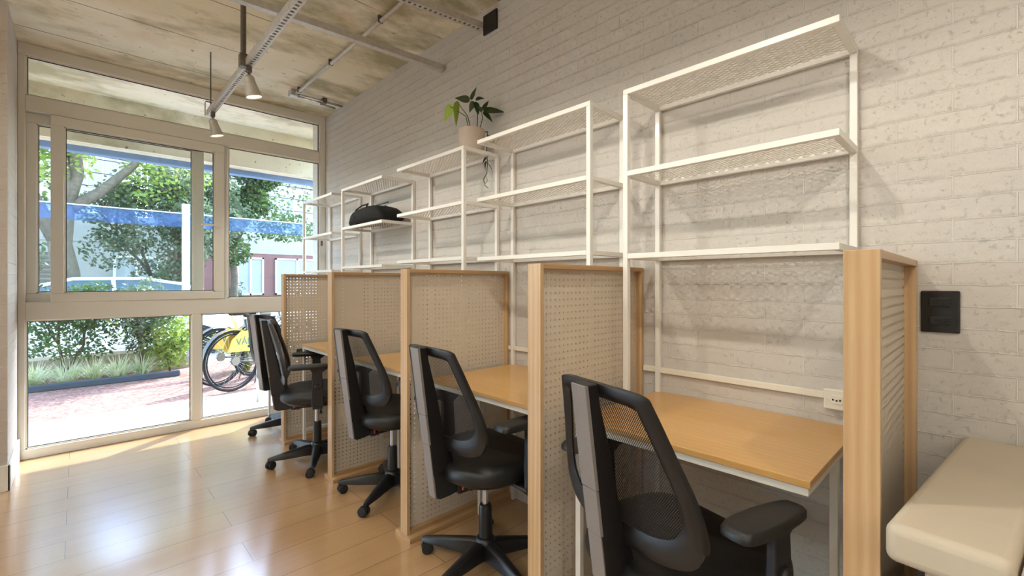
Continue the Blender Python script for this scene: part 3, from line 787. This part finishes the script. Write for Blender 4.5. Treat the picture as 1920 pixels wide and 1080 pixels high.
for i, (y, lb) in enumerate(spots):
    s = spot0 if i == 0 else copy_tree(spot0)
    s.location = (.68, y, ZCH); s['label'] = lb; s['group'] = 'spotlights on the perforated channel'
    ld = bpy.data.lights.new('spot_light', 'SPOT'); ld.energy = SPOT_W*4; ld.color = (1, .93, .82); ld.spot_size = radians(128); ld.spot_blend = .7; ld.shadow_soft_size = .02
    lo = bpy.data.objects.new('spot_light', ld); COL.objects.link(lo); lo.location = (.68+.045, y, ZCH-.18)
    lo.rotation_euler = Vector((.55, 0, -1)).to_track_quat('-Z', 'Y').to_euler()

# linear pendants out of view, added to fill the room with light
lp_lab = ['linear white pendant lamp over the left part of the room', 'linear white pendant lamp behind the viewer', 'linear white pendant lamp farthest back in the room']
for (x, y, L_), lb in zip(((-1.45, 2.1, 2.4), (-1.2, -.9, 2.4), (-2.9, -2.4, 2.4)), lp_lab):
    t = thing('linear_pendant', lb, 'lamp', (x, y, 2.5), 0, 'linear pendants')
    MB().box((-.05, -L_/2, 0), (.05, L_/2, .06)).build('lamp_body', 'white_steel', t, bevel=.004)
    MB().box((-.045, -L_/2+.01, -.004), (.045, L_/2-.01, 0)).box((-.045, -L_/2+.01, .06), (.045, L_/2-.01, .064)).build('diffuser', 'led_diffuser', t)
    MB().tube([(0, -L_/3, .06), (0, -L_/3, ZC-2.5)], .002, 6).tube([(0, L_/3, .06), (0, L_/3, ZC-2.5)], .002, 6).build('suspension_wire', 'dark_zinc', t)
    ld = bpy.data.lights.new('pendant_light', 'AREA'); ld.shape = 'RECTANGLE'; ld.size = .09; ld.size_y = L_; ld.energy = LINEAR_W; ld.color = (.96, .98, 1)
    lo = bpy.data.objects.new('pendant_light', ld); COL.objects.link(lo); lo.location = (x, y, 2.49)
    lu = bpy.data.lights.new('pendant_uplight', 'AREA'); lu.shape = 'RECTANGLE'; lu.size = .09; lu.size_y = L_; lu.energy = UP_W; lu.color = (.96, .98, 1)  # added upward fill to brighten the ceiling
    lo = bpy.data.objects.new('pendant_uplight', lu); COL.objects.link(lo); lo.location = (x, y, 2.57); lo.rotation_euler = (pi, 0, 0)

# ------------------------------------------------------------------ outside
struct(MB().box((-8, 4.1, -.25), (-1.0, 5.9, -.05)).box((-1.0, YW+.05, -.25), (14, 5.9, -.05)).build('sidewalk', 'sidewalk_tiles'))
struct(MB().box((-8, 5.9, -.25), (14, 8.6, -.055)).build('mulch_bed', 'mulch'))
struct(MB().box((-20, 8.6, -.3), (30, 10.0, -.06)).build('pavement', 'pavers'))
struct(MB().box((-40, 10.0, -.3), (60, 50, -.16)).build('street', 'asphalt'))
tag(MB().box((-5, 7.52, -.055), (1.0, 7.57, .02)).build('bed_edging', 'bed_edging', bevel=.01), 'dark grey-blue edging strip in front of the pale grasses', 'edging')
struct(MB().box((-6, 8.2, -.06), (1.22, 8.4, .22)).build('garden_wall', 'garden_wall', bevel=.01))
gf = thing('glass_fence', 'glass fence with white posts and blue top band on the low garden wall', 'fence', (0, 8.25, .22))
MB().box((-6, -.04, 0), (1.22, .1, .05)).build('sill', 'frame_white', gf, bevel=.006)
for x in (1.17, -1.6, -4.4): MB().box((x-.045, -.02, .05), (x+.045, .06, 2.15)).build('fence_post', 'frame_white', gf, bevel=.004)
MB().box((-4.4, .015, .05), (1.13, .025, 1.80)).build('glass_panel', 'clear_glass', gf)
MB().box((-4.4, .012, 1.80), (2.9, .028, 2.0)).build('blue_band', 'blue_film', gf)
MB().box((-4.4, .008, 2.0), (2.9, .032, 2.015)).build('top_rail', 'frame_white', gf)
MB().tube([(2.88, .02, -.28), (2.88, .02, 2.0)], .02, 8).build('fence_post', 'frame_white', gf)
tag(MB().tube([(1.37, 5.3, -.05), (1.37, 5.3, .9)], .014, 10).build('steel_post', 'galvanised', smooth=True), 'thin grey steel post outside behind the farthest chair', 'post')

def leaf_cloud(mb, centres, n, size, rnd, drop=.2):
    for _ in range(n):
        c = rnd.choice(centres); cx, cy, cz, r = c[:4]; rz_ = c[4] if len(c) > 4 else r
        while True:
            v = Vector((rnd.uniform(-1, 1), rnd.uniform(-1, 1), rnd.uniform(-1, 1)))
            if .15 < v.length < 1: break
        v = v.normalized()*(v.length**.5)
        p = Vector((cx+v.x*r, cy+v.y*r, cz+v.z*rz_))
        d = Vector((rnd.uniform(-1, 1), rnd.uniform(-1, 1), rnd.uniform(-.9, .4))).normalized(); s = size*rnd.uniform(.6, 1.3)
        sd = d.cross(Vector((rnd.uniform(-1, 1), rnd.uniform(-1, 1), rnd.uniform(-1, 1)))).normalized()*s*.28
        mb.add([tuple(p), tuple(p+d*s*.45+sd), tuple(p+d*s), tuple(p+d*s*.45-sd)], [(0, 1, 2, 3)])
def branch(mb, p, d, L_, r, depth, rnd, tips, spread=.6):
    p = Vector(p); d = Vector(d).normalized(); pts = [p]; rs = [r]
    for k in range(3):
        d = (d+Vector((rnd.uniform(-.16, .16), rnd.uniform(-.16, .16), rnd.uniform(-.05, .14)))).normalized()
        p = p+d*L_/3; pts.append(p); rs.append(r*(1-.13*(k+1)))
    mb.tube(pts, rs, 8)
    tips.append(tuple(p))
    if depth:
        for k in range(rnd.choice((2, 3))):
            dd = (d+Vector((rnd.uniform(-1, 1), rnd.uniform(-1, 1), rnd.uniform(-.2, .7)))*spread).normalized()
            branch(mb, p, dd, L_*rnd.uniform(.6, .8), r*.62, depth-1, rnd, tips, spread)
def tree(name, label, cat, loc, trunk_dirs, L_, r, depth, crown, n, size, mat, seed, group=None, spread=.6, limbs=None):
    rnd = random.Random(seed); t = thing(name, label, cat, loc, 0, group)
    tr = MB(); tips = []
    for d in trunk_dirs: branch(tr, (0, 0, 0), d, L_, r, depth, rnd, tips, spread)
    for pts, r0, r1 in (limbs or []):
        tr.tube(pts, [r0+(r1-r0)*k/(len(pts)-1) for k in range(len(pts))], 10); branch(tr, pts[-1], Vector(pts[-1])-Vector(pts[-2]), .9, r1, 1, rnd, tips, .8)
    tr.build('trunk', 'bark', t, smooth=True)
    cs = list(crown)
    for q in tips: cs.append((q[0], q[1], q[2], size*4))
    lf = MB(); leaf_cloud(lf, cs, n, size, rnd); lf.build('foliage', mat, t)
    return t
tree('tree', 'large tree with a thick forked trunk beyond the fence, left of the view', 'tree', (-.15, 11.6, -.1),
     [], 2.5, .2, 0, [(-1.6, 0, 4.4, .9, .5), (1.7, .3, 3.9, .9, .5), (.9, .5, 4.9, 1.2, .6), (-.9, .6, 3.4, .7, .9), (1.3, .2, 3.2, .6, .4), (1.5, .2, 3.5, .7, .4)], 8000, .11, 'foliage_lime', 3,
     limbs=[([(.0, 0, 0), (.05, 0, .8), (.0, 0, 1.5), (-.08, 0, 2.0), (-.02, 0, 2.7)], .24, .15), ([(-.05, 0, 1.9), (-.35, 0, 2.6), (-.7, 0, 3.6), (-.95, 0, 4.6)], .14, .07),
            ([(-.02, 0, 2.6), (.15, 0, 3.3), (.1, 0, 4.1), (.2, 0, 5.0)], .12, .06), ([(-.02, 0, 2.6), (.45, 0, 3.0), (.95, 0, 3.6), (1.3, 0, 4.3)], .11, .05)])
tree('tree', 'bushy grey-green tree with several thin trunks beyond the fence, centre of the window', 'tree', (1.5, 12.3, -.1),
     [(.12, 0, 1), (-.15, .1, 1), (.3, .1, 1), (-.02, -.1, 1)], 1.5, .055, 2, [(-.5, 0, 2.4, .75, .7), (0, 0, 2.6, .7, .8), (-.4, 0, 3.3, .8, .6), (-1.0, 0, 2.0, .5, .45), (.2, 0, 2.0, .5, .45), (.8, .2, 2.4, .5, .6)], 15000, .09, 'foliage_grey', 4)
tree('tree', 'dense green tree with a leaning trunk in front of the rose building', 'tree', (3.1, 14.0, -.1),
     [(-.12, 0, 1)], 2.2, .12, 2, [(0, 0, 3.1, 1.4, .7), (.9, 0, 4.2, 1.5, 1.0), (-.9, 0, 4.4, 1.5, 1.1), (.3, 0, 5.2, 1.6, .8), (1.3, 0, 2.9, .8, .4)], 11000, .11, 'foliage_green', 5)
tree('tree', 'green tree far left beyond the fence, behind the narrow sash', 'tree', (-2.2, 13.0, -.1),
     [(.1, 0, 1)], 2.0, .12, 2, [(0, 0, 2.6, 1.3, 1.1), (.9, 0, 1.9, .9, .8), (-.6, 0, 3.8, 1.2, .9), (1.2, 0, 3.0, .8, .6)], 6000, .12, 'foliage_green', 6)
tree('small_tree', 'slim leafy small tree left in the planting bed outside', 'tree', (-.12, 7.85, -.05), [(-.05, 0, 1), (.12, .05, 1)], .5, .022, 2,
     [(-.05, 0, .72, .38, .26), (.12, 0, .85, .28, .2), (.3, 0, .55, .2, .25), (-.3, 0, .55, .2, .2)], 5200, .05, 'foliage_green', 11)
tree('small_tree', 'fuller leafy small tree right in the planting bed outside', 'tree', (.62, 7.85, -.05), [(.05, 0, 1), (-.14, .05, 1), (.2, 0, 1)], .5, .026, 2,
     [(-.05, 0, .72, .34, .34), (.08, 0, 1.12, .16, .24), (-.3, 0, .75, .26, .22)], 5600, .045, 'foliage_grey', 12)
tree('shrub', 'bright yellow-green shrub beside the garden wall outside', 'shrub', (.93, 7.85, -.05), [(.1, 0, 1), (-.1, 0, 1)], .35, .01, 1,
     [(0, 0, .5, .24, .32), (.05, 0, .3, .2, .2), (-.45, .15, .8, .35, .3)], 1800, .07, 'foliage_lime', 13)
def grass_clump(loc, seed, label, mat='foliage_pale', n=210, h=.34, name='grass_clump', grp='pale arching grass clumps in the bed'):
    rnd = random.Random(seed); mb = MB()
    for _ in range(n):
        a = rnd.uniform(0, 2*pi); l = h*rnd.uniform(.6, 1.25); out_ = rnd.uniform(.25, 1.0); w_ = .006*rnd.uniform(.7, 1.5)*h/.34
        dx, dy = cos(a), sin(a); sx, sy = -dy*w_, dx*w_; b0 = Vector((rnd.uniform(-.04, .04), rnd.uniform(-.04, .04), 0))
        vs = []
        for k in range(6):
            f = k/5; r_ = l*out_*f; z = l*(1.25*f-.95*out_*f*f); ww = (1-f*.9)
            vs += [(b0.x+dx*r_-sx*ww, b0.y+dy*r_-sy*ww, max(z, -.02)), (b0.x+dx*r_+sx*ww, b0.y+dy*r_+sy*ww, max(z, -.02))]
        mb.add(vs, [(2*k, 2*k+1, 2*k+3, 2*k+2) for k in range(5)])
    o = mb.build(name, mat); o.location = loc; return tag(o, label, 'grass', grp)
pos = ['leftmost', 'second from the left', 'third from the left', 'fourth from the left', 'fifth from the left', 'rightmost']
for i, x in enumerate((-.62, -.36, -.10, .14, .38, .62)):
    grass_clump((x, 7.7+.05*(i % 2), -.055), 20+i, 'pale striped arching grass clump in the bed outside, %s of six' % pos[i])
grass_clump((1.75, 7.4, -.055), 41, 'tall broad-bladed green plant behind the bicycles', 'foliage_lime', 70, .95, 'flax_plant', None)
grass_clump((2.45, 7.6, -.055), 42, 'broad-bladed green plant half hidden by the farthest partition', 'foliage_lime', 60, .8, 'flax_plant', None)
tree('shrub', 'dark round shrub at the foot of the rose building', 'shrub', (3.15, 15.2, -.1), [(0, 0, 1)], .5, .03, 1, [(0, 0, .9, .45, .7)], 1600, .08, 'foliage_grey', 51)

# bicycles
def make_bike():
    t = thing('bicycle', '', 'bicycle')
    def wheel(x, nm):
        w_ = MB(); Rw = .335
        for R_, r_ in ((Rw, .016), (Rw-.03, .008)):
            w_.tube([(x+R_*cos(2*pi*k/40), 0, Rw+.016+R_*sin(2*pi*k/40)) for k in range(41)], r_, 8, cap=False)
        o = w_.build(nm, 'tyre', t, smooth=True)
        s = MB()
        for k in range(28): a = 2*pi*k/28; s.tube([(x+.02*cos(a+.5), .012*(-1)**k, Rw+.016+.02*sin(a+.5)), (x+(Rw-.03)*cos(a), 0, Rw+.016+(Rw-.03)*sin(a))], .0012, 4)
        s.tube([(x, -.04, Rw+.016), (x, .04, Rw+.016)], .02, 10); s.build('spokes', 'chrome', o)
        g = MB(); g.ring_loft([[(x+(Rw+.035)*cos(a), yy, Rw+.016+(Rw+.035)*sin(a)) for yy in (-.03, 0, .03)] for a in [radians(q) for q in range(20, 181, 10)]], False, closed=False)
        g.build('mudguard', 'dark_zinc', t)
    wheel(0, 'rear_wheel'); wheel(1.06, 'front_wheel')
    f = MB(); bb = (.45, 0, .28)
    f.tube([(0, 0, .35), bb], .012); f.tube([bb, (.36, 0, .78)], .017); f.tube([(0, 0, .35), (.38, 0, .68)], .010)
    f.tube([bb, (.9, 0, .72)], .02); f.tube([(.38, 0, .66), (.9, 0, .78)], .016); f.tube([(.88, 0, .86), (.95, 0, .62), (1.06, 0, .35)], .015)
    f.build('frame', 'dark_zinc', t, smooth=True)
    MB().tube([(.88, 0, .86), (.87, 0, .98), (.82, 0, 1.0)], .013).tube([(.70, -.29, .98), (.82, -.2, 1.0), (.84, 0, 1.0), (.82, .2, 1.0), (.70, .29, .98)], .012).build('handlebar', 'black_plastic', t, smooth=True)
    MB().ring_loft([[(x, y*wd, .86+dz) for y, dz in ((-.5, 0), (-.35, .05), (.35, .05), (.5, 0), (.3, -.02), (-.3, -.02))] for x, wd in ((.18, .16), (.26, .2), (.36, .12), (.48, .05))]).build('saddle', 'black_plastic', t, smooth=True)
    MB().lathe([(.09, -.004), (.09, .004)], 24, Matrix.Translation((.45, -.045, .28)) @ Matrix.Rotation(pi/2, 4, 'X')).tube([(.45, -.06, .28), (.52, -.06, .13)], .009, 8).tube([(.45, .06, .28), (.38, .06, .43)], .009, 8).build('crank', 'dark_zinc', t)
    MB().lathe([(.05, -.005), (.05, .02)], 16, Matrix.Translation((0, -.03, .35)) @ Matrix.Rotation(pi/2, 4, 'X')).build('gear_cluster', 'dark_zinc', t)
    for s_ in (-1, 1):
        pn = MB().prism([(-.10, .46), (.30, .44), (.34, .60), (.26, .68), (.06, .69), (-.05, .60)], s_*.045, s_*.05).build('wheel_skirt', 'yellow_panel', t)
        if s_ == -1:
            cu = bpy.data.curves.new('skirt_text', 'FONT'); cu.body = 'VÁLI'; cu.size = .11; cu.extrude = .001; cu.align_x = 'CENTER'
            tmp = bpy.data.objects.new('lettering', cu); COL.objects.link(tmp); bpy.context.view_layer.update()
            me = bpy.data.meshes.new_from_object(tmp.evaluated_get(bpy.context.evaluated_depsgraph_get())); bpy.data.objects.remove(tmp)
            me.materials.clear(); me.materials.append(M['teal_ink']); tx = bpy.data.objects.new('lettering', me); COL.objects.link(tx); tx.parent = pn; tx.location = (.11, -.053, .53); tx.rotation_euler = (pi/2, 0, 0)
    MB().tube([(.42, .07, .28), (.40, .16, -.0)], .008, 8).build('kickstand', 'dark_zinc', t)
    return t
bk = make_bike(); bk.location = (1.30, 6.02, -.052); bk.rotation_euler = (0, 0, radians(24)); bk['label'] = 'front bicycle with a yellow lettered wheel skirt parked on the mulch'
b2 = copy_tree(bk); b2.location = (1.24, 6.45, -.052); b2.rotation_euler = (0, 0, radians(26)); b2['label'] = 'second bicycle parked just behind the lettered front one'
b3 = copy_tree(bk); b3.location = (1.72, 6.85, -.052); b3.rotation_euler = (0, 0, radians(30)); b3['label'] = 'third bicycle, farthest back behind the other two'
for o in (bk, b2, b3): o['group'] = 'parked bicycles'

# cars
def make_car():
    t = thing('car', '', 'car')
    side = [(-2.15, .32), (-2.2, .62), (-2.1, .88), (-1.95, .93), (-1.45, .97), (-.85, 1.0), (1.0, .98), (1.75, .86), (2.1, .72), (2.2, .5), (2.15, .28)]
    b = MB(); rings = []
    for (y, sc_, dz) in ((-.86, .955, .02), (-.83, .985, .0), (-.70, 1, 0), (.70, 1, 0), (.83, .985, 0), (.86, .955, .02)):
        rings.append([(x*sc_, y, z*(1 if z < .5 else 1-dz)) for x, z in side])
    b.ring_loft(rings)
    smooth_by_angle(b.build('body', 'car_white', t, bevel=.03), 50)
    cab = [(-1.65, .95), (-1.15, 1.33), (-.6, 1.43), (.25, 1.42), (.75, 1.2), (1.15, .96)]
    c = MB(); c.ring_loft([[(x*.99, y*(1-.22*max(0, (z-.95)/.48)), z) for x, z in cab] for y in (-.80, -.2, .2, .80)])
    c.build('cabin_glass', 'car_glass', t)
    r_ = MB()
    top = [(-1.3, 1.30), (-1.12, 1.36), (-.6, 1.455), (.25, 1.445), (.60, 1.33)]
    r_.ring_loft([[(x, y, z) for x, z in top]+[(x, y, z-.03) for x, z in reversed(top)] for y in (-.62, -.3, .3, .62)])
    for s_ in (-1, 1):
        for (xa, xb) in ((-1.62, -1.18), (1.14, .62)): r_.tube([(xa, s_*.80, .95), (xb, s_*.64, 1.33)], .03, 6)
        r_.tube([(-.25, s_*.80, .95), (-.22, s_*.63, 1.40)], .03, 6); r_.tube([(-1.18, s_*.65, 1.33), (-.6, s_*.63, 1.43), (.25, s_*.63, 1.42), (.62, s_*.65, 1.31)], .028, 6)
    smooth_by_angle(r_.build('roof', 'car_white', t), 50)
    for (x, y) in ((-1.35, -.80), (1.38, -.80), (-1.35, .80), (1.38, .80)):
        X = Matrix.Translation((x, y, .31)) @ Matrix.Rotation(pi/2, 4, 'X')
        o = MB().lathe([(.17, -.1), (.29, -.1), (.31, -.06), (.31, .06), (.29, .1), (.17, .1)], 28, X).build('wheel', 'tyre', t)
        MB().lathe([(.02, -.085), (.17, -.095), (.18, -.07), (.18, .07), (.17, .095), (.02, .085)], 20, X).build('hub', 'galvanised', o)
    for s_ in (-1, 1):
        MB().box((-2.19, s_*.62-.16, .68), (-1.98, s_*.62+.16+.03*s_, .86)).build('tail_lamp', 'tail_light', t, bevel=.03)
        MB().box((2.0, s_*.62-.15, .58), (2.14, s_*.62+.15, .70)).build('head_lamp', 'white_plastic', t, bevel=.03)
        MB().box((.62, s_*.93-.08, .98), (.78, s_*.93+.08, 1.08)).build('mirror', 'car_white', t, bevel=.03)
        for x in (-.9, .15): MB().box((x, s_*.867-.012, .80), (x+.16, s_*.867+.012, .825)).build('door_handle', 'chrome', t)
    return t
car = make_car(); car.location = (.2, 10.45, -.16); car.rotation_euler = (0, 0, pi); car['label'] = 'white car with red tail lamps parked beyond the garden wall, left window'
c2 = copy_tree(car); c2.location = (5.1, 10.45, -.16); c2.rotation_euler = (0, 0, pi); c2['label'] = 'white car parked in front of the rose building, right window'
for o in (car, c2): o['group'] = 'cars parked in the street'

# buildings across the street
def building(name, label, x0, x1, y, h, mats, wins, loc=None, extra=None):
    t = thing(name, label, 'building', ((x0+x1)/2, y, -.16)); cx_ = (x0+x1)/2
    MB().box((x0-cx_, 0, 0), (x1-cx_, 6, 2.45)).build('ground_floor', mats[0], t)
    MB().box((x0-cx_, -.02, 2.45), (x1-cx_, 6, h)).build('upper_wall', mats[1], t)
    for (a, b, c_, d) in wins:
        f = MB()
        for (p_, q_, r_, s_) in ((a, b, c_, c_+.06), (a, b, d-.06, d), (a, a+.06, c_, d), (b-.06, b, c_, d), ((a+b)/2-.03, (a+b)/2+.03, c_, d)):
            f.box((p_-cx_, -.08, r_), (q_-cx_, 0, s_))
        fo = f.build('window', 'frame_white', t)
        MB().box((a-cx_, -.04, c_), (b-cx_, -.025, d)).build('shutter', 'building_shade', fo)
    return t
bR = building('building', 'pale building with a rose ground floor seen through the right window', 2.2, 13, 19, 9, ('building_rose', 'building_cream'),
   [(2.6, 3.1, .9, 2.2), (4.2, 5.1, .9, 2.3), (5.5, 7.1, .9, 2.3), (7.2, 8.4, 3.3, 4.8), (9.0, 9.8, 3.3, 4.8), (7.6, 8.5, 5.9, 7.3), (9.3, 10.1, 5.9, 7.3), (5.0, 6.2, 3.3, 4.8)])
g = MB()
for k in range(16): g.box((2.4+k*.12-.0, -.06, 1.0), (2.4+k*.12+.03, -.03, 2.4))
g.box((2.35, -.06, 1.0), (4.35, -.03, 1.05)); g.box((2.35, -.06, 2.35), (4.35, -.03, 2.4)); g.build('iron_grille', 'frame_white', bR)
MB().box((2.35, -.025, .9), (4.35, -.01, 2.42)).build('dark_opening', 'car_glass', bR)
MB().box((-.6, -.06, 7.6), (1.4, -.02, 8.1)).build('orange_band', 'orange_paint', bR)
bL = building('building', 'low cream building with a louvred gate seen through the left window', -9, 1.9, 16.5, 3.2, ('building_cream', 'building_cream'), [(.7, 1.7, 1.0, 2.1), (-6, -4.5, 1.0, 2.2)])
lv = MB()
for k in range(16): lv.box((2.15, -.07, .35+k*.115), (3.35, -.03, .41+k*.115))
lv.box((2.72, -.08, .3), (2.78, -.02, 2.2)); lv.build('louvred_gate', 'dark_zinc', bL)
bM = building('building', 'tall white apartment building behind the trees, left window', -2.5, 2.0, 30, 11, ('building_cream', 'building_cream'), [(-1.6, -.4, 6, 7.6), (.3, 1.5, 6, 7.6), (-1.6, -.4, 3.2, 4.8), (.3, 1.5, 3.2, 4.8)])
# overhead street cables
grp = 'overhead street cables'
pl = ['highest', 'second highest', 'third highest', 'fourth highest', 'fifth highest', 'lowest']
for i in range(6):
    z = 4.35-i*.2; y = 12.6+.08*i
    tag(MB().tube([(-7+2*k, y, z+.02*(k-5)**2*.6-.1*(i % 3)*k*.2) for k in range(11)], .009, 5).build('street_cable', 'cable_black', smooth=True), 'thin black overhead cable in front of the trees, %s of the six' % pl[i], 'cable', grp)
